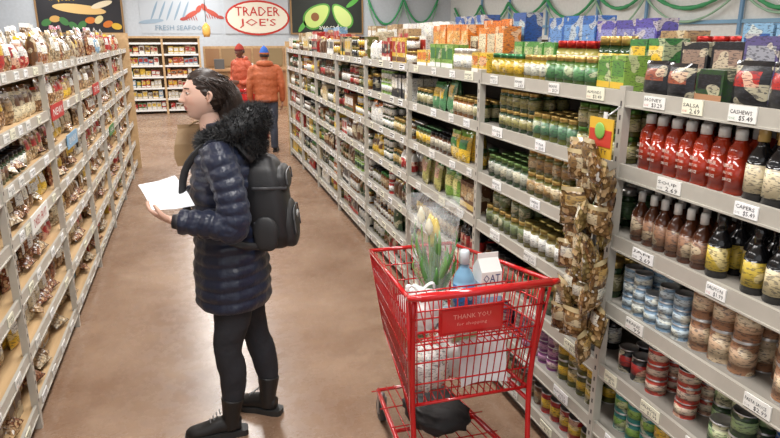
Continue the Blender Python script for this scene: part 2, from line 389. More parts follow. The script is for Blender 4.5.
def rnd_spec(hmax,th,kinds):
    k=random.choice(kinds); a,b_,c_=[random.choice(th) for _ in range(3)]
    if R()<.35: b_=WHT
    if k=='jar': 
        s2=2 if R()<.4 else 1
        return ja(random.choice([a,BRN,AMB,OLV,DGR]),b_,random.choice([GLD,BLK,WHT,GRN]),w=U(.065,.08),h=.098 if s2==2 else min(hmax,U(.11,.15)),c=random.randint(3,5),s=s2)
    if k=='can': return ca(a,b_,c=random.randint(2,4),s=2 if hmax>.18 else 1,h=.098)
    if k=='bottle': return bo(random.choice([a,BRN,AMB,DGR,BLK]),b_,c_,h=min(hmax,.21),c=random.randint(3,6))
    if k=='box': return bx_(a,b_,c_,w=U(.08,.13),h=min(hmax,U(.15,.2)),c=random.randint(2,4))
    if k=='pouch': return po(a,b_,c_,w=U(.1,.14),h=min(hmax,U(.15,.21)),c=random.randint(2,4))
    return sn(random.choice([(.34,.18,.08),(.45,.28,.14),(.25,.11,.05),(.5,.36,.2),(.36,.12,.06),(.55,.45,.3)]),b_,random.choice([WHT,a,c_]),w=U(.12,.17),h=min(hmax,U(.15,.21)),c=random.randint(1,3))
for k in range(3,8):
    y0,y1=ybay(k),ybay(k+1)
    for li,z in enumerate(RL):
        th=random.choice(THEME)
        kinds=['jar','jar','bottle','can','pouch','box']
        if li==0: kinds=['box','jar','pouch']
        row(1,y0,y1,z,[rnd_spec(.2,th if i%2 else random.choice(THEME),kinds) for i in range(5)],2 if li else 1,False)
    th=random.choice([[ORG,RED,YEL],[CRM,WHT,TAN],[ORG,WHT,WHT],[WHT,RED,TAN]])
    tier(y0,y1,.16,1.68,[bx_(random.choice(th),random.choice(th),random.choice(th),w=U(.11,.15),h=U(.17,.26),c=random.randint(1,3)) for _ in range(4)])
    if k%2==0 or k==3: tier(y0,y1,.32,1.68,[bx_(random.choice([WHT,CRM,LBL,TAN]),random.choice(th),RED,w=.17,h=U(.24,.33),c=2) for _ in range(2)])
for z in RL: row(1,ybay(-1),ybay(0),z,[rnd_spec(.2,random.choice(THEME),['jar','can','bottle']) for i in range(3)],1,False)
# ------------------------------------------------------------ left stock
for k in range(0,8):
    y0,y1=ybay(k),ybay(k+1)-(.45 if k==7 else 0)
    for li,z in enumerate(LL):
        th=random.choice([[RED,TAN,CRM,BRN],[CRM,TAN,WHT,GRN],[BRN,TAN,TAN,ORG],[WHT,YEL,BRN,BLK],[WHT,WHT,LBL,TAN]])
        kinds=['snack','snack','snack','pouch']
        if li==2 and k in(2,): kinds=['jar','snack']
        if li==6: kinds=['pouch','box','snack']
        hm=(LL[li-1]-z-.05) if li else .24
        row(-1,y0,y1,z,[rnd_spec(min(hm,.22),th if i%2 else [WHT,RED,TAN,YEL,BRN,CRM],kinds) for i in range(5)],2,k in(1,2,3),front=U(.015,.045) if li<5 else U(.03,.08))
        if li>1:
            for _ in range(4):
                yy=U(y0+.15,y1-.15); place(grp('snack_bags',-1),LO['snack'],(LX-.02,yy,z+.03),math.pi+U(-.4,.4),(.05,.14,.17),[random.choice([(.45,.28,.14),(.6,.5,.35),(.3,.12,.06)]),random.choice([WHT,RED,YEL,GRN]),WHT],tilt=1.15)
    row(-1,y0,y1,1.70,[sn(random.choice([(.5,.36,.18),(.42,.28,.18),(.42,.25,.1),(.6,.5,.35)]),random.choice([WHT,TAN,YEL,(.6,.5,.65)]),random.choice([WHT,GLD,PNK]),w=.17,h=.26,c=2) for _ in range(3)],1,False,front=.2,tagon=False)
for (y,z,c,t) in ((4.62,1.43,RED,'NEW!'),(5.0,1.19,LBL,'CRUNCHY'),(3.75,.95,WHT,'DRIED FRUIT'),(6.5,1.43,RED,'TRY ME'),(7.3,.95,GRN,'ORGANIC')):
    tags.box((LX+.02,y-.2,z-.06),(LX+.026,y+.2,z+.035),c,MATTE)
    text(tags,t,(LX+.0268,y,z-.035),(0,1,0),(0,0,1),.045,WHT if c!=WHT else RED,w=.3,center=True)
for (n,s_),mb in GR.items(): mb.build(n)
tags.build('price_tags')

# ------------------------------------------------------------ clip strip with hanging snack bags
mb=MB()
mb.box((1.4,1.962,.72),(1.404,1.982,1.62),(.7,.7,.7),GLOSS)
mb.cyl((1.402,1.972,1.60),(1.465,1.972,1.64),.003,SIL,METAL)
i=0
z=1.47
while z>.76:
    for s_ in (-1,0,1):
        if s_==0 and i%2: continue
        rz=U(-.7,.7)+s_*.45
        place(mb,HI['snack'],(1.37+U(-.045,.02)+abs(s_)*.01,1.972+s_*U(.045,.085),z-.07+U(-.02,.02)),rz,(.05,.11,.12),
              [random.choice([(.24,.14,.05),(.30,.17,.06),(.18,.09,.035),(.27,.20,.07)]),random.choice([(.42,.27,.09),(.22,.13,.05),(.6,.57,.48)]),(.42,.33,.18)],tilt=U(-.3,.3))
    z-=.054; i+=1
mb.box((1.385,1.90,1.46),(1.389,2.04,1.60),(.66,.4,.03),MATTE)
mb.box((1.383,1.905,1.50),(1.385,2.035,1.56),(.5,.04,.02),MATTE)
V,F=ico(1,14,8); mb.add(V*np.array([.004,.03,.03])+np.array([1.381,1.97,1.555]),F,(.2,.42,.08),MATTE,True)
text(mb,'TASTY',(1.382,2.02,1.475),(0,-1,0),(0,0,1),.018,(.05,.02,.02),w=.1)
mb.build('hanging_snack_bags')

# ------------------------------------------------------------ room shell
def slab(name,lo,hi,mat):
    mb=MB(); mb.box(lo,hi,M=0); return mb.build(name,[mat])
slab('floor',(-6,-3,-.1),(9,21.2,0),m_floor())
wallm=m_plain('painted_wall',(.52,.57,.62),.6)
slab('wall_back',(-6.1,21,0),(9.1,21.15,3.9),wallm)
slab('wall_left',(-6.1,-3,0),(-6,21,3.9),wallm)
slab('wall_right',(8.5,-3,0),(8.6,21,3.9),m_plain('painted_wall_cream',(.70,.72,.70),.6))
slab('ceiling',(-6.1,-3,3.9),(9.1,21.2,4.0),m_plain('ceiling_paint',(.75,.75,.73),.7))
slab('baseboard_back',(-6,20.96,0),(8.5,21,.12),m_plain('base_trim',(.12,.08,.05),.5))

def panel(x0,x1,z0,z1,col):
    mb=MB(); mb.box((x0,20.93,z0),(x1,20.999,z1),col,MATTE)
    fr=(.3,.18,.08)
    for a,b in (((x0-.05,z0-.05),(x1+.05,z0)),((x0-.05,z1),(x1+.05,z1+.05)),((x0-.05,z0),(x0,z1)),((x1,z0),(x1+.05,z1))):
        mb.box((a[0],20.92,a[1]),(b[0],20.999,b[1]),fr,MATTE)
    return mb
def blob(mb,cx,cz,rx,rz,col,rot=0,y=20.925,egg=0):
    n=28; V=[(0,0,0)]
    for j in range(n):
        a=2*math.pi*j/n; u=rx*math.cos(a)*(1+egg*math.sin(a)); w=rz*math.sin(a)
        V.append((u,0,w))
    V=np.array(V); c,s=math.cos(rot),math.sin(rot)
    V=np.stack([cx+V[:,0]*c-V[:,2]*s,np.full(len(V),y),cz+V[:,0]*s+V[:,2]*c],1)
    mb.add(V,[(0,1+j,1+(j+1)%n) for j in range(n)],col,MATTE)
mb=panel(-4.0,-1.8,1.98,3.1,(.015,.015,.02))
for i in range(9):
    blob(mb,-3.9+i*.23+.1,2.25+.1*math.sin(i*1.4),.14,.09,random.choice([YEL,ORG,(.6,.35,.1),(.7,.6,.3),GRN]),U(-1,1),y=20.925-.0006*i)
blob(mb,-2.9,2.62,.7,.13,(.75,.5,.2),-.1,y=20.915)
blob(mb,-2.3,2.75,.3,.08,(.8,.7,.5),.3,y=20.912)
text(mb,'el queso',(-3.7,20.918,2.8),(1,0,0),(0,0,1),.2,YEL)
mb.build('food_mural')
mb=panel(3.15,5.4,1.98,3.1,(.015,.02,.015))
blob(mb,3.95,2.5,.32,.5,(.08,.3,.04),-.9,egg=-.25); blob(mb,3.95,2.5,.27,.44,(.55,.7,.2),-.9,y=20.92,egg=-.25); blob(mb,3.88,2.46,.13,.13,(.25,.1,.03),0,y=20.915)
blob(mb,4.75,2.5,.26,.44,(.1,.35,.05),.7,egg=-.25); blob(mb,4.75,2.5,.21,.38,(.6,.72,.25),.7,y=20.92,egg=-.25)
blob(mb,5.1,2.9,.25,.07,(.1,.4,.06),.6);blob(mb,3.5,2.2,.25,.07,(.1,.4,.06),.9)
text(mb,'avocado',(4.0,20.915,2.08),(1,0,0),(0,0,1),.16,(.8,.8,.7))
mb.build('avocado_mural')
mb=MB(); mb.box((1.1,20.965,1.95),(3.05,20.999,2.95),(.5,.54,.58),MATTE)
blob(mb,2.1,2.42,.98,.52,(.55,.03,.02),y=20.96); blob(mb,2.1,2.42,.92,.46,(.82,.78,.65),y=20.95)
text(mb,'TRADER',(2.1,20.94,2.48),(1,0,0),(0,0,1),.26,(.55,.02,.02),w=1.35,center=True)
text(mb,"JOE'S",(2.1,20.94,2.12),(1,0,0),(0,0,1),.28,(.55,.02,.02),w=1.1,center=True)
mb.build('store_sign')
mb=MB(); mb.box((-1.3,20.985,1.95),(1.0,20.999,3.0),(.5,.55,.60),MATTE)
for cx,cz,f in ((.15,2.5,1),(.75,2.55,-1)):
    blob(mb,cx,cz,.22,.07,(.5,.08,.05),.5*f,y=20.98); blob(mb,cx+.22*f,cz+.16,.12,.07,(.5,.08,.05),1.0*f,y=20.975)
    blob(mb,cx-.22*f,cz-.12,.12,.05,(.4,.06,.05),.2*f,y=20.975)
    for k in range(5): blob(mb,cx-.15+k*.07,cz-.1,.012,.08,(.4,.05,.04),.3,y=20.972)
for k in range(5):
    blob(mb,-.9+k*.22,2.6,.03,.3,(.25,.35,.45),-.4,y=20.98)
blob(mb,-1.0,2.3,.35,.06,(.3,.4,.5),.1,y=20.978)
text(mb,'FRESH SEAFOOD',(-.9,20.97,2.05),(1,0,0),(0,0,1),.14,(.2,.3,.4))
mb.build('lobster_mural')

mb=MB()
def swag(p,q,sag,col,r=.035):
    pts=[]; e=U(.8,1.2)
    for i in range(9):
        t=i/8; a=np.array(p)*(1-t)+np.array(q)*t; a[2]-=sag*e*4*t*(1-t); pts.append(a)
    V,F=tube(pts,[r]*9,seg=6,ref=(1,1,0),n=18,wob=.3); mb.add(V,F,col,MATTE,True)
for i in range(2): swag((5.6+i*1.2,20.9,3.05),(6.8+i*1.2,20.9,3.05),.7,(.05,.33,.13)); swag((5.6+i*1.2,20.9,2.9),(6.8+i*1.2,20.9,2.9),.85,(.25,.45,.3),.02)
mb.build('leaf_garland')
mb=MB()
ys=[1.5,3.4,4.8,7.0,8.6,10.9,12.5,14.6,16.6,18.4,20.4]
for a,b in zip(ys[:-1],ys[1:]):
    swag((8.4,a,2.75),(8.4,b,2.75),.4,(.05,.33,.13)); swag((8.38,a,2.6),(8.38,b,2.6),.45,(.3,.5,.35),.02)
    mb.box((8.42,a-.03,1.9),(8.46,a+.03,3.0),(.15,.3,.48),MATTE)
mb.box((8.44,0,2.08),(8.48,20.3,2.14),(.2,.38,.55),MATTE)
mb.build('green_garland')

mb=MB()
mb.box((.35,17.6,0),(2.9,18.4,1.0),M=WOOD)
wd=(.35,.17,.07)
for i in range(18): mb.box((.36+i*.14,17.57,.06),(.36+i*.14+.12,17.6,.98),(wd[0]*U(.8,1.2),wd[1],wd[2]),MATTE)
mb.box((.28,17.5,1.0),(2.97,18.45,1.05),(.4,.22,.1),MATTE)
mb.box((.35,18.3,1.05),(2.9,18.4,1.62),M=WOOD)
for i in range(6): mb.box((.4+i*.42,18.26,1.1),(.4+i*.42+.36,18.3,1.56),(.36*U(.7,1.2),.2,.1),MATTE)
mb.box((.6,17.7,1.05),(.85,17.95,1.3),(.1,.1,.1),MATTE); mb.box((1.2,17.75,1.05),(1.6,18.0,1.18),(.7,.7,.68),MATTE)
mb.build('service_counter')
mb=MB(); fx0,fx1,fy=-1.5,.24,17.2
mb.box((fx0,fy+.45,0),(fx1,fy+.5,1.85),(.5,.35,.2),WOOD)
for x in (fx0,(fx0+fx1)/2,fx1): mb.box((x-.025,fy-.02,0),(x+.025,fy+.5,1.85),(.5,.35,.2),WOOD)
for i in range(7):
    z=.1+i*.27; mb.box((fx0,fy,z-.025),(fx1,fy+.45,z),M=WOOD); mb.box((fx0,fy-.01,z-.035),(fx1,fy,z+.01),(.8,.8,.78),MATTE)
mb.box((fx0-.04,fy-.03,1.83),(fx1+.04,fy+.5,1.88),M=WOOD)
mb.build('display_shelf')
mb=MB()
for i in range(6):
    z=.1+i*.27; x=fx0+.05
    while x<fx1-.1:
        w=U(.08,.14); c=random.choice([RED,YEL,WHT,GRN,TAN,CRM,LBL,ORG]); c2=random.choice([WHT,YEL,BRN,RED])
        n=random.randint(1,3)
        for _ in range(n):
            if x+w>fx1-.04: break
            if abs(x+w/2-(fx0+fx1)/2)>w/2+.03: place(mb,LO['box'],(x+w/2,fy+.1,z),math.pi/2,(.1,w*.95,U(.14,.21)),[c,c2,WHT])
            x+=w
        x+=.01
mb.build('packaged_goods')
mb=MB(); mb.cyl((.45,17.3,2.2),(.45,17.3,3.9),.008,BLK,MATTE)
V,F=tube([(.45,17.3,1.86),(.45,17.3,1.95),(.45,17.3,2.1),(.45,17.3,2.2)],[.07,.1,.1,.02],seg=8,ref=(1,0,0)); mb.add(V,F,(.8,.45,.1),GLOSS,True)
mb.build('pendant_lantern')

# ------------------------------------------------------------ shopping cart
CR=(.50,.010,.012)
def build_cart():
    mb=MB(); P=lambda *a: np.array(a,float)
    NL,NR,FL,FR=P(.675,2.0,.985),P(1.25,2.0,.985),P(.735,2.74,.915),P(1.14,2.74,.915)
    nl,nr,fl,fr=P(.71,2.07,.50),P(1.215,2.07,.50),P(.775,2.64,.55),P(1.10,2.64,.55)
    def pan(a,b,c,d,nv,nh,r=.0026):
        for i in range(nv+1):
            t=i/nv; mb.cyl(a+(b-a)*t,d+(c-d)*t,r,CR,GLOSS,6)
        for j in range(nh+1):
            t=j/nh; mb.cyl(a+(d-a)*t,b+(c-b)*t,r*1.25,CR,GLOSS,6)
    pan(NL,FL,fl,nl,22,5); pan(NR,FR,fr,nr,22,5); pan(NL,NR,nr,nl,18,5); pan(FL,FR,fr,fl,14,5)
    pan(nl,nr,fr,fl,14,8)
    for a,b in ((NL,FL),(FL,FR),(FR,NR),(NR,NL)): mb.cyl(a,b,.009,CR,GLOSS,10)
    for a,b in ((nl,fl),(fl,fr),(fr,nr),(nr,nl)): mb.cyl(a,b,.007,CR,GLOSS,8)
    for a,b in ((NL,nl),(NR,nr),(FL,fl),(FR,fr)): mb.cyl(a,b,.006,CR,GLOSS,8)
    V,F=tube([NL,NL+P(-.003,-.035,.012),NL+P(.02,-.045,.014),NR+P(-.02,-.045,.014),NR+P(.003,-.035,.012),NR],[.012]*6,seg=10,n=None)
    mb.add(V,F,CR,GLOSS,True)
    mb.cyl(NL+P(.03,-.045,.014),NR+P(-.03,-.045,.014),.016,(.54,.015,.018),GLOSS,12)
    mb.box((.79,1.985,.825),(1.045,1.995,.93),(.5,.012,.013),GLOSS)
    mb.box((.80,1.983,.835),(1.035,1.986,.92),(.58,.025,.025),GLOSS)
    text(mb,"THANK YOU",(.918,1.9825,.885),(1,0,0),(0,0,1),.018,(.75,.3,.25),w=.15,center=True)
    text(mb,"for shopping",(.918,1.9825,.855),(1,0,0),(0,0,1),.016,(.75,.3,.25),w=.12,center=True)
    a,b,c,d=P(.70,2.24,.90),P(1.225,2.24,.90),P(1.18,2.20,.74),P(.745,2.20,.74)
    pan(a,b,c,d,12,2); 
    pan(P(.735,2.06,.735),P(1.19,2.06,.735),P(1.185,2.20,.735),P(.74,2.20,.735),14,3)
    for s_,x in ((0,.70),(1,1.225)):
        xi=.78 if s_==0 else 1.10
        V,F=tube([(x,2.02,.97),(x+(.012 if s_==0 else -.012),2.05,.52),(x+(.02 if s_==0 else -.02),2.02,.2),(x+(.025 if s_==0 else -.025),2.06,.155),(xi,2.78,.15)],[.0115]*5,seg=10,ref=(1,0,0),n=24)
        mb.add(V,F,CR,GLOSS,True)
        mb.cyl((x+(.012 if s_==0 else -.012),2.05,.45),(xi,2.5,.53),.009,CR,GLOSS,8)
    for y,xa,xb in ((2.06,.73,1.2),(2.78,.78,1.10),(2.42,.755,1.145)): mb.cyl((xa,y,.15),(xb,y,.15),.009,CR,GLOSS,8)
    for i in range(9):
        t=i/8; mb.cyl((.73+.47*t,2.07,.17),(.78+.32*t,2.77,.17),.003,CR,GLOSS,6)
    for i in range(5): mb.cyl((.735,2.1+i*.16,.172),(1.19,2.1+i*.16,.172),.003,CR,GLOSS,6)
    for x,y in ((.725,2.06),(1.20,2.06),(.79,2.74),(1.09,2.74)):
        mb.cyl((x-.014,y+.01,.055),(x+.014,y+.01,.055),.055,(.04,.04,.045),MATTE,18)
        mb.cyl((x-.016,y+.01,.055),(x+.016,y+.01,.055),.02,(.5,.5,.5),METAL,10)
        for dx in (-.02,.02): mb.box((x+dx-.002,y-.01,.045),(x+dx+.002,y+.02,.135),(.4,.4,.4),METAL)
        mb.cyl((x,y,.13),(x,y,.155),.014,(.4,.4,.4),METAL,8)
    return mb
cart=build_cart().build('shopping_cart')
c2=bpy.data.objects.new('shopping_cart',cart.data); scene.collection.objects.link(c2)
c2.location=(.0,9.32,0)

# ---- groceries in the cart
mb=MB()
x,y,z=1.125,2.30,.742; w=.046
mb.box((x-w,y-w,z),(x+w,y+w,z+.20),(.82,.82,.8),MATTE)
mb.add([(x-w,y-w,z+.20),(x+w,y-w,z+.20),(x+w,y+w,z+.20),(x-w,y+w,z+.20),(x-w,y,z+.25),(x+w,y,z+.25)],[(0,1,5,4),(2,3,4,5),(0,4,3),(1,2,5)],(.8,.8,.78),MATTE)
mb.box((x-w,y-.002,z+.248),(x+w,y+.002,z+.27),(.8,.8,.78),MATTE)
text(mb,'OAT',(x,y-w-.001,z+.155),(1,0,0),(0,0,1),.034,(.03,.06,.2),w=.075,center=True)
text(mb,'MILK',(x,y-w-.001,z+.11),(1,0,0),(0,0,1),.028,(.03,.06,.2),w=.065,center=True)
mb.box((x-w,y-w-.001,z+.02),(x+w,y-w,z+.09),(.3,.5,.7),MATTE)
mb.box((x-w-.001,y-w,z+.02),(x-w,y+w,z+.15),(.5,.6,.7),PRINT)
mb.build('milk_carton')
mb=MB()
place(mb,HI['bottle'],(1.02,2.30,.745),0,(.045,.045,.29),[(.22,.45,.66),(.02,.16,.45),(.75,.85,.9)])
mb.build('water_bottle')
mb=MB()
for i in range(9):
    a=U(0,6.28); r=U(.0,.07); bx,by=.96+.02*math.cos(a),2.49+.02*math.sin(a)
    tx,ty,tz=.955+r*math.cos(a)*1.2,2.50+r*math.sin(a),U(.98,1.12)
    V,F=tube([(bx,by,.66),((bx+tx)/2,(by+ty)/2,.85),(tx,ty,tz)],[.004]*3,seg=6,ref=(1,0,0),n=8); mb.add(V,F,(.15,.32,.06),GLOSS,True)
    col=random.choice([(.75,.66,.16),(.75,.70,.5),(.72,.55,.12),(.6,.68,.3)])
    V,F=tube([(tx,ty,tz-.01),(tx,ty,tz+.014),(tx,ty,tz+.04),(tx,ty,tz+.065)],[.007,.017,.015,.003],seg=8,ref=(1,0,0),n=8,wob=.15); mb.add(V,F,col,GLOSS,True)
for i in range(20):
    a=U(0,6.28); L=U(.22,.42); p=np.array([.96,2.49,.68]); d=np.array([math.cos(a)*.10,math.sin(a)*.08,L])
    V,F=tube([p,p+d*.5,p+d*.85+np.array([math.cos(a)*.02,math.sin(a)*.02,0]),p+d],[(.006,.002),(.013,.002),(.009,.002),(.002,.001)],seg=6,ref=(math.cos(a),math.sin(a),.2),n=8); mb.add(V,F,random.choice([(.08,.24,.05),(.18,.38,.1)]),GLOSS,True)
V,F=tube([(.96,2.49,.64),(.96,2.495,.85),(.96,2.50,1.06),(.965,2.50,1.2)],[.03,.07,.105,.135],seg=18,ref=(1,0,0),n=10,wob=.2); mb.add(V,F[:-2],(1,1,1),CLEAR,False)
mb.build('tulip_bouquet')
def sack(c,dim,col,M=MATTE,wob=.1,rot=0,p=.7):
    mb=MB(); V,F=ico(1,36,24)
    n=V.copy(); rr=1+wob*np.sin(n[:,0]*7+n[:,2]*4)*np.cos(n[:,1]*8+n[:,0]*3)+wob*.6*np.sin(n[:,0]*17+n[:,1]*15)*np.cos(n[:,2]*13)
    V=np.sign(V)*np.abs(V)**p*rr[:,None]*np.array(dim)
    c_,s_=math.cos(rot),math.sin(rot); V=np.stack([V[:,0]*c_-V[:,1]*s_,V[:,0]*s_+V[:,1]*c_,V[:,2]],1)
    mb.add(V+np.array(c),F,col,M,True); return mb
mb=sack((1.03,2.27,.61),(.125,.11,.10),(.8,.8,.78),MATTE,.09,.3,.6)
for k in (-1,1):
    V,F=tube([(.97,2.27+k*.03,.69),(.95,2.26+k*.03,.715),(1.03,2.25+k*.03,.728),(1.11,2.26+k*.03,.715),(1.09,2.27+k*.03,.69)],[(.012,.003)]*5,seg=8,n=20); mb.add(V,F,(.7,.7,.68),MATTE,True)
mb.build('tote_bag')
sack((.825,2.44,.61),(.06,.10,.075),(.3,.42,.2),PRINT,.12,.1).build('salad_bag')
sack((.815,2.19,.595),(.08,.085,.085),(.78,.77,.74),PRINT,.1,.2).build('bread_bag')
# knotted white plastic bag on top of the produce
mb=sack((.845,2.36,.765),(.085,.085,.085),(.78,.78,.77),MATTE,.14,.6)
for k in (-1,1):
    V,F=tube([(.845,2.35,.84),(.845+k*.03,2.35,.875),(.845+k*.055,2.345,.885),(.845+k*.06,2.34,.86)],[(.012,.008),(.010,.005),(.014,.004),(.004,.002)],seg=8,n=12); mb.add(V,F,(.78,.78,.77),MATTE,True)
mb.build('plastic_bag')
mb=MB(); place(mb,HI['box'],(.93,2.10,.742),math.pi/2+.2,(.045,.12,.10),[(.72,.7,.64),(.5,.04,.03),(.3,.42,.2)]); mb.build('tea_box')
sack((1.04,2.56,.62),(.045,.06,.06),(.2,.35,.5),PRINT,.1,.1).build('frozen_food_bag')
mb=MB()
n=8; V=[]
for j in range(n+1):
    for i in range(n+1):
        u,v=i/n,j/n; V.append((.93+.2*u,2.09+.04*v+.012*math.sin(u*4),.53+.19*v+.008*math.sin(v*6+u*3)))
F=[(j*(n+1)+i,j*(n+1)+i+1,(j+1)*(n+1)+i+1,(j+1)*(n+1)+i) for j in range(n) for i in range(n)]
mb.add(V,F,(.82,.82,.84),MATTE,True)
mb.build('paper_flyer')
sack((.95,2.42,.23),(.13,.17,.05),(.02,.02,.022),MATTE,.08,.1).build('duffel_bag')

# ------------------------------------------------------------ people
def remesh(o,vox,it=2):
    m=o.modifiers.new('fuse','REMESH'); m.mode='VOXEL'; m.voxel_size=vox; m.use_smooth_shade=True
    if it:
        s=o.modifiers.new('smooth','SMOOTH'); s.iterations=it; s.factor=.5
    return o
def rotz(p,piv,a):
    c,s=math.cos(a),math.sin(a); x,y=p[0]-piv[0],p[1]-piv[1]
    return (piv[0]+x*c-y*s,piv[1]+x*s+y*c,p[2])
def unit(v): v=np.array(v,float); return v/np.linalg.norm(v)
def hand(mb,w,fd,pn,side,curl=.5,sc=1,col=(.7,.42,.3)):
    fd=unit(fd); pn=unit(np.array(pn)-np.dot(pn,fd)*fd); lat=np.cross(fd,pn)*side; w=np.array(w,float)
    pts=[w-fd*.02*sc,w+fd*.02*sc,w+fd*.06*sc,w+fd*.088*sc]
    V,F=tube(pts,[(.024*sc,.019*sc),(.032*sc,.017*sc),(.04*sc,.015*sc),(.037*sc,.011*sc)],seg=14,ref=pn,n=10); mb.add(V,F,col,0,True)
    for k,(o,L) in enumerate(((.029,.072),(.01,.08),(-.01,.075),(-.029,.058))):
        p=w+fd*(.078-abs(o)*.15)*sc+lat*o*sc; d=fd.copy(); P=[p]
        for q,fr in enumerate((.45,.32,.27)):
            a=curl*(.6+.25*q)+k*.04; d=unit(d*math.cos(a)+pn*math.sin(a)); P.append(P[-1]+d*L*fr*sc)
        V,F=tube(P,[.0095*sc,.0088*sc,.0078*sc,.006*sc],seg=8,ref=lat,n=9); mb.add(V,F,col,0,True)
    p=w+fd*.022*sc+lat*.026*sc; d=unit(lat*.75+fd*.7+pn*.25)
    P=[p,p+d*.034*sc]; d=unit(fd*.8+lat*.25+pn*.5); P.append(P[-1]+d*.03*sc); P.append(P[-1]+unit(fd+pn*.6)*.024*sc)
    V,F=tube(P,[.0135*sc,.0115*sc,.0098*sc,.007*sc],seg=8,ref=pn,n=9); mb.add(V,F,col,0,True)

skin=m_attr('skin',.42); skin.node_tree.nodes['Principled BSDF'].inputs['Subsurface Weight'].default_value=.05
def head_xf(c,yaw,pitch,sc):
    M=Matrix.Translation(c)@Matrix.Rotation(yaw,4,'Z')@Matrix.Rotation(pitch,4,'Y')@Matrix.Scale(sc,4); return np.array(M)
def app(M,V): V=np.asarray(V,float); return V@M[:3,:3].T+M[:3,3]
def headshape(n):
    V=n*np.array([.095,.074,.112])
    nz=n[:,2]; nx=n[:,0]
    low=np.clip(-nz,0,1)
    V[:,1]*=1-.30*low**1.6
    V[:,0]=np.where((nx>0),V[:,0]*(1-.45*np.clip(low-.15,0,1)),V[:,0])
    V[:,0]=np.where((nx>0)&(nz>-.2),V[:,0]*1.06,V[:,0])
    V[:,0]+=-.012*low**2
    V[:,0]=np.where(nx<0,V[:,0]-.010*np.clip(low-.3,0,1)*np.clip(-nx*2,0,1),V[:,0])
    return V
def head(c,yaw,pitch,parent,sk=(.70,.43,.32),brow=(.04,.02,.013),lip=(.50,.17,.15),sc=1):
    M=head_xf(c,yaw,pitch,sc); n,F=ico(1,88,60); V=headshape(n)
    def g(y0,z0,sy,sz): return np.exp(-((V[:,1]-y0)/sy)**2-((V[:,2]-z0)/sz)**2)*(n[:,0]<-.1)
    d=.016*g(0,-.024,.011,.010)+.013*g(0,-.006,.009,.020)+.004*g(0,.034,.045,.012)
    d+=.006*g(0,-.027,.018,.007)
    for s in (-1,1): d+=-.008*g(s*.03,.012,.016,.011)+.004*g(s*.042,-.022,.02,.018)
    d+=.006*g(0,-.050,.018,.006)+.006*g(0,-.061,.016,.006)-.004*g(0,-.0555,.022,.0022)+.007*g(0,-.092,.022,.014)-.003*g(0,-.074,.02,.006)
    V[:,0]-=d
    cols=[]
    for f in F:
        p=V[list(f)].mean(0); q=n[list(f)].mean(0); col=sk
        if q[0]<-.3:
            if abs(p[1])<.021-abs(p[2]+.0555)*.6 and abs(p[2]+.0555)<.0100: col=lip
            if .014<abs(p[1])<.043 and abs(p[2]-.031-.06*(abs(p[1])-.03)*(-1 if abs(p[1])>.035 else 1))<.0028: col=brow
            elif .02<abs(p[1])<.055 and abs(p[2]+.02)<.018: col=(sk[0]*1.01,sk[1]*.94,sk[2]*.93)
        cols.append(col)
    mb=MB(); mb.add(app(M,V),F,cols,0,True)
    e,EF=ico(1,14,10)
    for s in (-1,1):
        ex=-.0745
        mb.add(app(M,e*np.array([.0105,.0125,.0065])+np.array([ex,s*.030,.012])),EF,(.8,.78,.75),0,True)
        mb.add(app(M,e*np.array([.004,.0055,.0055])+np.array([ex-.0078,s*.031,.012])),EF,(.03,.015,.01),0,True)
        for dz,c_,t in ((.0055,(.03,.015,.012),.0022),(.0078,sk,.0035),(-.0062,(sk[0]*.85,sk[1]*.75,sk[2]*.72),.002)):
            V2,F2=tube([(ex-.002,s*.0155,.011),(ex-.0095,s*.024,.012+dz*.8),(ex-.0095,s*.033,.012+dz),(ex+.001,s*.0445,.012)],[t*.4,t,t,t*.4],seg=6,ref=(0,0,1),n=10); mb.add(app(M,V2),F2,c_,0,True)
        V2,F2=tube([(.0,s*.074,-.024),(.01,s*.080,-.01),(.014,s*.084,.01),(.006,s*.082,.022),(-.004,s*.076,.016)],[.005,.006,.0065,.005,.003],seg=8,ref=(1,0,0),n=12); mb.add(app(M,V2),F2,sk,0,True)
        mb.add(app(M,e*np.array([.012,.006,.020])+np.array([.004,s*.075,.0])),EF,(sk[0]*.85,sk[1]*.75,sk[2]*.7),0,True)
    V2,F2=tube([(.0,0,-.06),(.018,0,-.11),(.028,0,-.18)],[(.048,.05),(.045,.048),(.052,.054)],seg=18,ref=(1,0,0),n=8); mb.add(app(M,V2),F2,sk,0,True)
    mb.build('head',[skin],parent); return M
def hairshell(M,parent,col,hat=None):
    n,F=ico(1,96,64); V=headshape(n)
    x,y,z=V.T
    line=-.050+.8*np.clip(.045-z,0,1)
    line=np.where(z>.062,-.050-(z-.062)*2.2,line)
    line=line+.004*np.sin(y*160)+.003*np.sin(z*300)
    if hat=='short': line=np.where(z<-.03,.2,line*1)
    m=1/(1+np.exp(-(x-line)/.006))
    if hat=='short': m*=1/(1+np.exp(-(z+.045)/.006))
    a=np.arctan2(y,z+.03)
    groove=.002*np.sin(a*38+x*40)+.0015*np.sin(a*90+x*80)+.002*np.sin(a*17-x*60)
    V=V*(1+(m*.13-.05)[:,None])+n*(groove*m)[:,None]
    mb=MB(); mb.add(app(M,V),F,col,0,True)
    return mb
def m_hair():
    m,nt,b=newmat('hair'); a=attr(nt)
    n=noise(nt,coords(nt,(30,90,90)),2.2,3)
    nt.links.new(mixn(nt,n,a,mixn(nt,.12,a,(.2,.10,.055,1))),b.inputs['Base Color']); b.inputs['Roughness'].default_value=.42
    bump(nt,b,n,.5,.004); return m
hairm=m_hair()
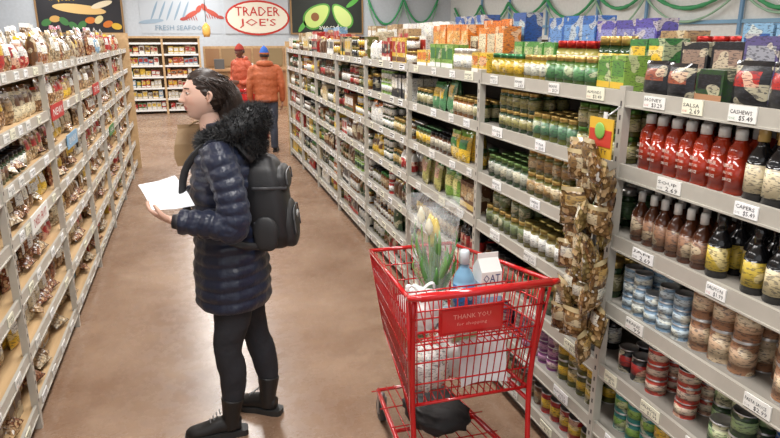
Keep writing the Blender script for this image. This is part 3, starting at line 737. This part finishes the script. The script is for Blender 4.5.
def boot(mb,heel,dirv,h=.2,col=(.02,.02,.02),ankle=None):
    d=unit((dirv[0],dirv[1],0)); H=np.array([heel[0],heel[1],0.]); z=np.array([0,0,1.])
    pts=[H+z*.055,H+d*.05+z*.06,H+d*.11+z*.058,H+d*.17+z*.045,H+d*.235+z*.036,H+d*.262+z*.032]
    V,F=tube(pts,[(.028,.035),(.036,.045),(.038,.042),(.045,.034),(.04,.027),(.018,.014)],seg=16,ref=(0,0,1),n=20); mb.add(V,F,col,0,True)
    top=np.array(ankle) if ankle is not None else H+d*.05+z*h
    V,F=tube([H+d*.045+z*.04,H+d*.045+z*.1,top],[(.043,.04),(.045,.042),(.058,.056)],seg=16,ref=(1,0,0),n=10); mb.add(V,F,col,0,True)
def sole(mb,heel,dirv,col=(.025,.025,.025)):
    d=unit((dirv[0],dirv[1],0)); H=np.array([heel[0],heel[1],0.]); z=np.array([0,0,1.]); s=np.cross(d,z)
    W=[(-.03,.02),(-.02,.034),(.03,.04),(.1,.037),(.16,.047),(.21,.046),(.25,.032),(.268,.012)]
    ring=[H+d*a+s*b for a,b in W]+[H+d*a-s*b for a,b in W[::-1]]
    n=len(ring); V=[p+z*.001 for p in ring]+[p+z*.03 for p in ring]
    F=[tuple(range(n)),tuple(range(2*n-1,n-1,-1))]+[((i+1)%n,i,i+n,(i+1)%n+n) for i in range(n)]
    mb.add(V,F,col,0)

navy=m_plain('puffer_nylon',(.010,.015,.038),.38,bmp=(45,.5,.008),sheen=.1)
jean=m_plain('black_denim',(.020,.021,.027),.8,bmp=(25,.5,.01))
leather=m_plain('black_leather',(.014,.013,.013),.42,bmp=(40,.3,.004))
def woman():
    W=empty('woman'); piv=(.115,2.95); A=-.26
    T=lambda p: np.array(rotz((p[0]+piv[0],p[1]+piv[1],p[2]),piv,A))
    mb=MB()
    prof=[(.665,.0,.162,.19),(.75,0,.165,.192),(.85,.0,.162,.188),(.96,.0,.152,.178),(1.06,0,.142,.165),(1.18,-.005,.142,.172),(1.29,0,.138,.187),(1.37,.0,.122,.182),(1.43,0,.10,.14),(1.49,-.005,.078,.085),(1.52,-.01,.066,.07)]
    V,F=tube([T((c,0,z)) for z,c,a,b in prof],[(b,a) for z,c,a,b in prof],seg=64,ref=(1,-.26,0),n=116,quilt=(.056,.014)); mb.add(V,F,(0,0,0),0,True)
    sh=T((.01,-.17,1.375))
    el=np.array((.125,2.70,1.10)); wr=np.array((-.10,2.745,1.125))
    V,F=tube([T((.0,-.12,1.39)),sh,(sh+el)/2+np.array((.015,-.012,0)),el,el+(wr-el)*.25+np.array((0,0,-.005)),el+(wr-el)*.6,wr],[.055,.064,.062,.058,.054,.05,.042],seg=32,ref=(.2,1,.1),n=80,quilt=(.05,.011)); mb.add(V,F,(0,0,0),0,True)
    sr=T((.01,.17,1.375)); er=np.array((.10,3.19,1.10)); wr2=np.array((-.06,3.06,1.16))
    V,F=tube([T((.0,.12,1.39)),sr,(sr+er)/2,er,er+(wr2-er)*.5,wr2],[.055,.064,.062,.058,.051,.042],seg=32,ref=(.2,1,.1),n=80,quilt=(.05,.011)); mb.add(V,F,(0,0,0),0,True)
    o=mb.build('puffer_coat',[navy],W); remesh(o,.006,1)
    mb=MB()
    for a,b in ((wr,unit(wr-el)),(wr2,unit(wr2-er))):
        V,F=tube([a-b*.01,a+b*.025],[.036,.03],seg=16,ref=(.1,.2,1)); mb.add(V,F,(.02,.02,.025),MATTE,True)
    mb.build('cuffs',None,W)
    mb=MB()
    hl=(.12,2.87,.84); hr=(.14,3.02,.84)
    V,F=tube([(.12,2.88,.92),hl,(.095,2.855,.62),(.062,2.845,.46),(.078,2.85,.32),(.065,2.845,.15)],[(.09,.09),(.094,.097),(.082,.086),(.062,.066),(.063,.066),(.044,.046)],seg=20,ref=(1,0,0),n=50,wob=.05); mb.add(V,F,(0,0,0),0,True)
    V,F=tube([(.14,3.01,.92),hr,(.175,3.015,.62),(.205,3.01,.46),(.24,3.005,.32),(.262,3.0,.15)],[(.09,.09),(.094,.097),(.082,.086),(.062,.066),(.063,.066),(.044,.046)],seg=20,ref=(1,0,0),n=50,wob=.05); mb.add(V,F,(0,0,0),0,True)
    remesh(mb.build('jeans',[jean],W),.009,2)
    mb=MB(); boot(mb,(.10,2.84),(-1,.06),ankle=(.068,2.845,.2)); boot(mb,(.285,2.96),(-.75,.5),ankle=(.257,3.0,.2)) 
    remesh(mb.build('boots',[leather],W),.005,2)
    mb=MB(); sole(mb,(.10,2.84),(-1,.06)); sole(mb,(.285,2.96),(-.75,.5))
    for H,d in (((.10,2.84),(-1,.06)),((.285,2.96),(-.75,.5))):
        d=unit((d[0],d[1],0)); s=np.cross(d,(0,0,1))
        for k in range(4):
            p=np.array([H[0],H[1],0])+d*(.095+.016*k)+np.array([0,0,.13-.014*k])
            mb.cyl(p-s*.02,p+s*.02+d*.006,.003,(.2,.2,.2),0)
    mb.build('boot_soles',[m_attr('rubber',.6)],W)
    mb=MB(); hand(mb,wr+unit(wr-el)*.02,(-.72,.35,.28),(.2,.35,.9),-1,.42,.95)
    remesh(mb.build('hand_left',[m_plain('skin_hand',(.66,.40,.30),.45)],W),.0028,1)
    mb=MB(); hand(mb,wr2+unit(wr2-er)*.02,(-.45,-.85,.1),(-.1,-.1,1),1,.4,.95)
    remesh(mb.build('hand_right',[bpy.data.materials['skin_hand']],W),.0028,1)
    # single creased sheet
    mb=MB()
    A_,B_,C_,D_=[np.array(p) for p in ((-.261,2.93,1.255),(-.105,2.95,1.285),(-.03,2.80,1.172),(-.205,2.775,1.17))]
    n=14; V=[]
    for j in range(n+1):
        for i in range(n+1):
            u,v=i/n,j/n; p=(D_*(1-u)+C_*u)*(1-v)+(A_*(1-u)+B_*u)*v
            V.append(p+np.array([0,0,.012*abs(u-.55)+.008*math.sin(v*4)]))
    F=[(j*(n+1)+i,j*(n+1)+i+1,(j+1)*(n+1)+i+1,(j+1)*(n+1)+i) for j in range(n) for i in range(n)]
    mb.add(V,F,(.78,.81,.87),MATTE,True)
    mb.build('paper_list',None,W)
    M=head((.050,2.945,1.630),.14,.05,W,sk=(.66,.42,.33),sc=.96)
    hc=(.016,.009,.007)
    mb=hairshell(M,W,hc)
    V,F=tube([(.02,0,.035),(.075,0,.015),(.105,0,-.03),(.115,0,-.09),(.11,0,-.16)],[(.05,.05),(.066,.05),(.07,.045),(.065,.04),(.05,.03)],seg=48,ref=(0,1,0),n=24,wob=.05); mb.add(app(M,V),F,hc,0,True)
    for i in range(160):
        a=U(-1.35,1.35); p=np.array([U(-.05,.07),math.sin(a)*.080,.045+.056*math.cos(a)])
        q=p+np.array([U(.03,.06),U(-.012,.012),U(-.05,-.01)]); r=q+np.array([U(.01,.04),U(-.01,.01),U(-.09,-.03)])
        V,F=tube([p,q,r],[.0022,.0018,.0006],seg=4,n=6); mb.add(app(M,V),F,hc,0,True)
    mb.build('hair',[hairm],W)
    # fur hood
    mb=MB()
    fc=(.006,.006,.008)
    ring=[]
    for i in range(26):
        a=2*math.pi*i/26; cx,sy=math.cos(a),math.sin(a)
        ring.append(T((.032+.112*cx,.118*sy,1.472+.048*cx)))
    rr=lambda i:.050+.018*math.cos(2*math.pi*i/26)
    segs=12; V=[]
    for i in range(26):
        p=ring[i]; t=unit(ring[(i+1)%26]-ring[i-1]); s_=unit(np.cross(t,(0,0,1))); u_=np.cross(s_,t)
        for j in range(segs):
            a=2*math.pi*j/segs; V.append(p+(s_*math.cos(a)+u_*math.sin(a))*rr(i))
    F=[(i*segs+j,i*segs+(j+1)%segs,((i+1)%26)*segs+(j+1)%segs,((i+1)%26)*segs+j) for i in range(26) for j in range(segs)]
    mb.add(V,F,fc,MATTE,True)
    hv,hf=ico(1,24,16); hb=T((.10,0,1.43)); hd=np.array([.085,.135,.115]); mb.add(hv*hd+hb,hf,fc,MATTE,True)
    for _ in range(17000):
        if R()<.75:
            i=random.randrange(26); t0=R(); p=ring[i]*(1-t0)+ring[(i+1)%26]*t0
            t=unit(ring[(i+1)%26]-ring[i-1]); s_=unit(np.cross(t,(0,0,1))); u_=np.cross(s_,t)
            a=U(0,6.283); nrm=s_*math.cos(a)+u_*math.sin(a); base=p+nrm*rr(i)*.95
        else:
            nrm=unit([random.gauss(0,1) for _ in range(3)]); base=hb+nrm*hd*.97
        d=unit(nrm+np.array([random.gauss(0,.6),random.gauss(0,.6),random.gauss(-.15,.6)]))
        L=U(.012,.042); s1=unit(np.cross(d,(.3,.5,.8))); s2=np.cross(d,s1); w=.0017
        c=U(.003,.016)
        mb.add([base+s1*w,base-s1*w*.5+s2*w,base-s1*w*.5-s2*w,base+d*L],[(0,1,3),(1,2,3),(2,0,3)],(c,c,c*1.1),MATTE,False)
    mb.build('fur_hood',None,W)
    # small folded brown paper bag slung at the far side of the chest
    mb=MB()
    def bagring(z,wx,wy,cx,cy,ph):
        return [np.array((cx+sx*wx+.005*math.sin(ph+sx*2),cy+sy*wy,z+.004*math.sin(ph*2+sy))) for sx,sy in ((-1,-1),(0,-.8),(1,-1),(1,1),(0,.8),(-1,1))]
    rings=[bagring(1.30,.065,.04,-.025,3.13,0),bagring(1.34,.07,.042,-.032,3.13,1),bagring(1.40,.066,.038,-.035,3.13,2.2),bagring(1.445,.058,.02,-.033,3.13,3.1),bagring(1.465,.055,.008,-.03,3.13,4),bagring(1.485,.055,.005,-.028,3.128,5)]
    V=[p for r in rings for p in r]; F=[(i*6+j,i*6+(j+1)%6,(i+1)*6+(j+1)%6,(i+1)*6+j) for i in range(5) for j in range(6)]+[tuple(range(5,-1,-1)),tuple(range(30,36))]
    mb.add(V,F,(.36,.235,.12),MATTE)
    V,F=tube([(-.03,3.125,1.48),(.02,3.12,1.50),(.08,3.12,1.47),(.13,3.11,1.44)],[.005]*4,seg=6,n=12); mb.add(V,F,(.3,.2,.1),MATTE,True)
    mb.build('paper_bag',None,W)
    # backpack
    BP=MB(); dx=-.062
    def rbox(c,d,p=.45,seg=48,rings=34,tilt=0):
        V,F=ico(1,seg,rings); V=np.sign(V)*np.abs(V)**p*np.array(d)
        top=np.clip(V[:,2]/d[2],0,1)
        V[:,1]*=1-.16*top**2; V[:,0]*=1-.12*top**2
        V=V*(1+.022*np.sin(V[:,[2]]*38+V[:,[1]]*14)*np.cos(V[:,[1]]*30+V[:,[2]]*9)+.012*np.sin(V[:,[2]]*80)*np.cos(V[:,[1]]*55))
        V[:,0]-=V[:,2]*tilt
        return np.array([T(v+np.array(c)+np.array((dx,0,0))) for v in V]),F
    V,F=rbox((.25,0,1.15),(.095,.135,.215),.52,tilt=.10); BP.add(V,F,(.012,.012,.014),0,True)
    V,F=rbox((.335,0,1.05),(.045,.105,.11),.58,tilt=.10); BP.add(V,F,(.017,.017,.019),0,True)
    V,F=rbox((.31,0,1.26),(.04,.105,.06),.58,tilt=.10); BP.add(V,F,(.015,.015,.017),0,True)
    V,F=rbox((.25,-.135,1.03),(.055,.022,.08),.7); BP.add(V,F,(.019,.019,.021),0,True)
    def strap(pts,w,col=(.016,.016,.018),th=.004,off=0):
        V,F=tube([T((p[0]+off,p[1],p[2])) for p in pts],[(w,th)]*len(pts),seg=8,ref=(.3,-1,.2),n=24); BP.add(V,F,col,0,True)
    strap([(.15,-.12,1.36),(.06,-.13,1.455),(-.06,-.125,1.42),(-.145,-.13,1.32),(-.155,-.15,1.18),(-.06,-.205,1.08),(.08,-.19,1.0),(.17,-.13,.97)],.017)
    strap([(.15,.12,1.36),(.06,.13,1.455),(-.06,.125,1.42),(-.145,.13,1.32),(-.155,.15,1.18)],.017)
    for s in (-1,1):
        for zz in (1.08,1.24): strap([(.20,s*.142,zz),(.26,s*.144,zz),(.31,s*.115,zz-.005),(.345,s*.09,zz-.01)],.008,(.035,.035,.04),off=dx)
    for zc,w_,h_,xo in ((1.05,.09,.09,.377),(1.26,.09,.045,.348)):
        V,F=tube([T((xo+dx-(z_-zc)*.1,y_,z_)) for y_,z_ in ((-w_,zc-h_*.4),(-w_*.95,zc+h_*.5),(-w_*.6,zc+h_*.85),(w_*.6,zc+h_*.85),(w_*.95,zc+h_*.5),(w_,zc-h_*.4))],[.004]*6,seg=6,n=24); BP.add(V,F,(.08,.08,.085),0,True)
    V,F=tube([T((p[0]+dx,p[1],p[2])) for p in ((.22,-.03,1.35),(.22,-.03,1.39),(.22,.03,1.39),(.22,.03,1.35))],[.006]*4,seg=8,n=12); BP.add(V,F,(.02,.02,.02),0,True)
    p=T((.376+dx,0,1.09)); BP.cyl(p,p+np.array((.006,-.002,0)),.018,(.35,.35,.34),0,12)
    BP.build('backpack',[m_attr('pack_fabric',.5,bmp=(120,.2,.003))],W)
woman()

def man(name,x,y,H,face,jac,pants,hat,hat2,sk,armpose=0,stride=.06):
    Wn=empty(name); k=H/1.76
    def T(p):
        q=rotz((p[0]*k,p[1]*k,p[2]*k),(0,0),face); return np.array((q[0]+x,q[1]+y,q[2]))
    ax=np.array(rotz((1,0,0),(0,0),face))
    mb=MB()
    prof=[(.86,0,.145,.19),(.90,0,.15,.195),(1.0,0,.145,.19),(1.15,-.005,.15,.20),(1.3,0,.145,.215),(1.4,.0,.12,.20),(1.46,0,.09,.14),(1.51,0,.065,.075)]
    V,F=tube([T((c,0,z)) for z,c,a,b in prof],[(b*k,a*k) for z,c,a,b in prof],seg=32,ref=tuple(ax),n=50,quilt=(.12,.010)); mb.add(V,F,jac,0,True)
    for s in (-1,1):
        if armpose: P=[(0,s*.13,1.42),(0,s*.20,1.40),(.01,s*.25,1.24),(.0,s*.265,1.12),(-.1,s*.22,1.05),(-.2,s*.15,1.06)]
        else: P=[(0,s*.13,1.42),(0,s*.21,1.40),(.01,s*.25,1.25),(.02,s*.27,1.12),(-.03,s*.275,.98),(-.07,s*.27,.86)]
        V,F=tube([T(p) for p in P],[.06,.066,.062,.056,.052,.043],seg=18,ref=tuple(np.array(rotz((.2,1,.3),(0,0),face))),n=40,wob=.07); mb.add(V,F,jac,0,True)
    remesh(mb.build('jacket',[m_plain('jacket_'+name,jac,.6,bmp=(12,.9,.04))],Wn),.011,2)
    mb=MB()
    for s in (-1,1):
        fx=s*stride
        V,F=tube([T((0,s*.06,.93)),T((0,s*.09,.84)),T((fx*.4-.01,s*.1,.66)),T((fx*.8-.02,s*.1,.48)),T((fx+.0,s*.1,.3)),T((fx+.01,s*.1,.07))],[(.09,.09),(.098,.1),(.086,.086),(.068,.07),(.066,.066),(.058,.06)],seg=18,ref=tuple(ax),n=34,wob=.06); mb.add(V,F,pants,0,True)
    remesh(mb.build('trousers',[m_plain('trousers_'+name,pants,.8,bmp=(18,.5,.02))],Wn),.012,2)
    mb=MB()
    V,F=tube([T((0,0,.855)),T((0,0,.895))],[(.198*k,.153*k),(.203*k,.158*k)],seg=32,ref=tuple(ax)); mb.add(V,F,tuple(c*.35 for c in jac),MATTE,True)
    mb.build('jacket_hem',None,Wn)
    mb=MB()
    for s in (-1,1):
        h_=T((s*stride+.05,s*.1,0)); d=T((-1,0,0))-T((0,0,0)); d=d+ (T((0,s*.15,0))-T((0,0,0)))
        boot(mb,h_,d,ankle=T((s*stride+.01,s*.1,.13))); sole(mb,h_,d)
    mb.build('shoes',[leather],Wn)
    mb=MB()
    for s in (-1,1):
        if armpose: w=T((-.21,s*.145,1.06)); fd=T((-1,-s*.3,.1))-T((0,0,0))
        else: w=T((-.075,s*.27,.85)); fd=T((-.2,0,-1))-T((0,0,0))
        hand(mb,w,fd,T((0,-s,0))-T((0,0,0)),-s,.35,1,sk)
    mb.build('hands',[m_attr('skin_'+name,.5)],Wn)
    c=T((-.02,0,1.635)); M=head(tuple(c),face,.0,Wn,sk=sk,sc=k)
    mb=hairshell(M,Wn,(.012,.01,.01),hat='short'); mb.build('hair',[hairm],Wn)
    n,F=ico(1,40,28); V=headshape(n); m=1/(1+np.exp(-(V[:,2]-.012)/.004)); rib=.0015*np.sin(np.arctan2(V[:,1],V[:,0])*40)
    Z=V[:,2].copy(); V=V*(1+(.21*m-.06)[:,None])+n*rib[:,None]; V[:,2]+=np.clip(Z-.06,0,1)*.35
    cols=[hat2 if Z[list(f)].mean()<.038 else hat for f in F]
    mb=MB(); mb.add(app(M,V),F,cols,0,True)
    e,EF=ico(1,12,8); mb.add(app(M,e*.016+np.array([0,0,.142])),EF,hat,0,True)
    mb.build('beanie',[m_attr('knit_'+name,.85)],Wn)
    mb=MB(); V,F=tube([T((-.03,-.1,1.47)),T((.05,-.1,1.50)),T((.1,0,1.50)),T((.05,.1,1.50)),T((-.03,.1,1.47))],[.03,.04,.05,.04,.03],seg=12,n=20); mb.add(V,F,jac,0,True)
    mb.build('hood',[bpy.data.materials['jacket_'+name]],Wn)
man('man',1.17,10.95,1.70,-math.pi/2-.1,(.46,.12,.045),(.035,.042,.065),(.02,.10,.42),(.5,.14,.03),(.35,.18,.12),stride=.1)
man('man.001',.93,12.9,1.72,math.pi/4*.8,(.42,.075,.03),(.03,.03,.04),(.3,.03,.02),(.12,.02,.02),(.12,.055,.035),armpose=1)

# ------------------------------------------------------------ lights
mb=MB()
for x in (-3.6,.3,4.6):
    for y in (1.0,4.6,8.2,11.8,15.4,19.0):
        mb.box((x-.32,y-1.25,3.84),(x+.32,y+1.25,3.9),(.85,.85,.85),MATTE)
mb.build('ceiling_light_housing')
for x in (-3.6,.3,4.6):
    for y in (1.0,4.6,8.2,11.8,15.4,19.0):
        l=bpy.data.lights.new('ceiling_light','AREA'); l.shape='RECTANGLE'; l.size=.6; l.size_y=2.4; l.energy=122 if x==.3 else 80
        l.color=(1,.98,.95)
        o=bpy.data.objects.new('ceiling_light',l); o.location=(x,y,3.83); scene.collection.objects.link(o)
w=bpy.data.worlds.new('world'); scene.world=w; w.use_nodes=True
w.node_tree.nodes['Background'].inputs[0].default_value=(.97,.98,1,1); w.node_tree.nodes['Background'].inputs[1].default_value=.95

# ------------------------------------------------------------ camera
cam=bpy.data.cameras.new('camera'); co=bpy.data.objects.new('camera',cam); scene.collection.objects.link(co)
yaw=math.radians(16.88); pit=math.radians(15.95)
co.location=(0,0,1.88)
fwd=Vector((math.sin(yaw)*math.cos(pit),math.cos(yaw)*math.cos(pit),-math.sin(pit)))
co.rotation_euler=fwd.to_track_quat('-Z','Y').to_euler()
cam.sensor_width=36; cam.lens=36*640/780; cam.clip_start=.05
scene.camera=co
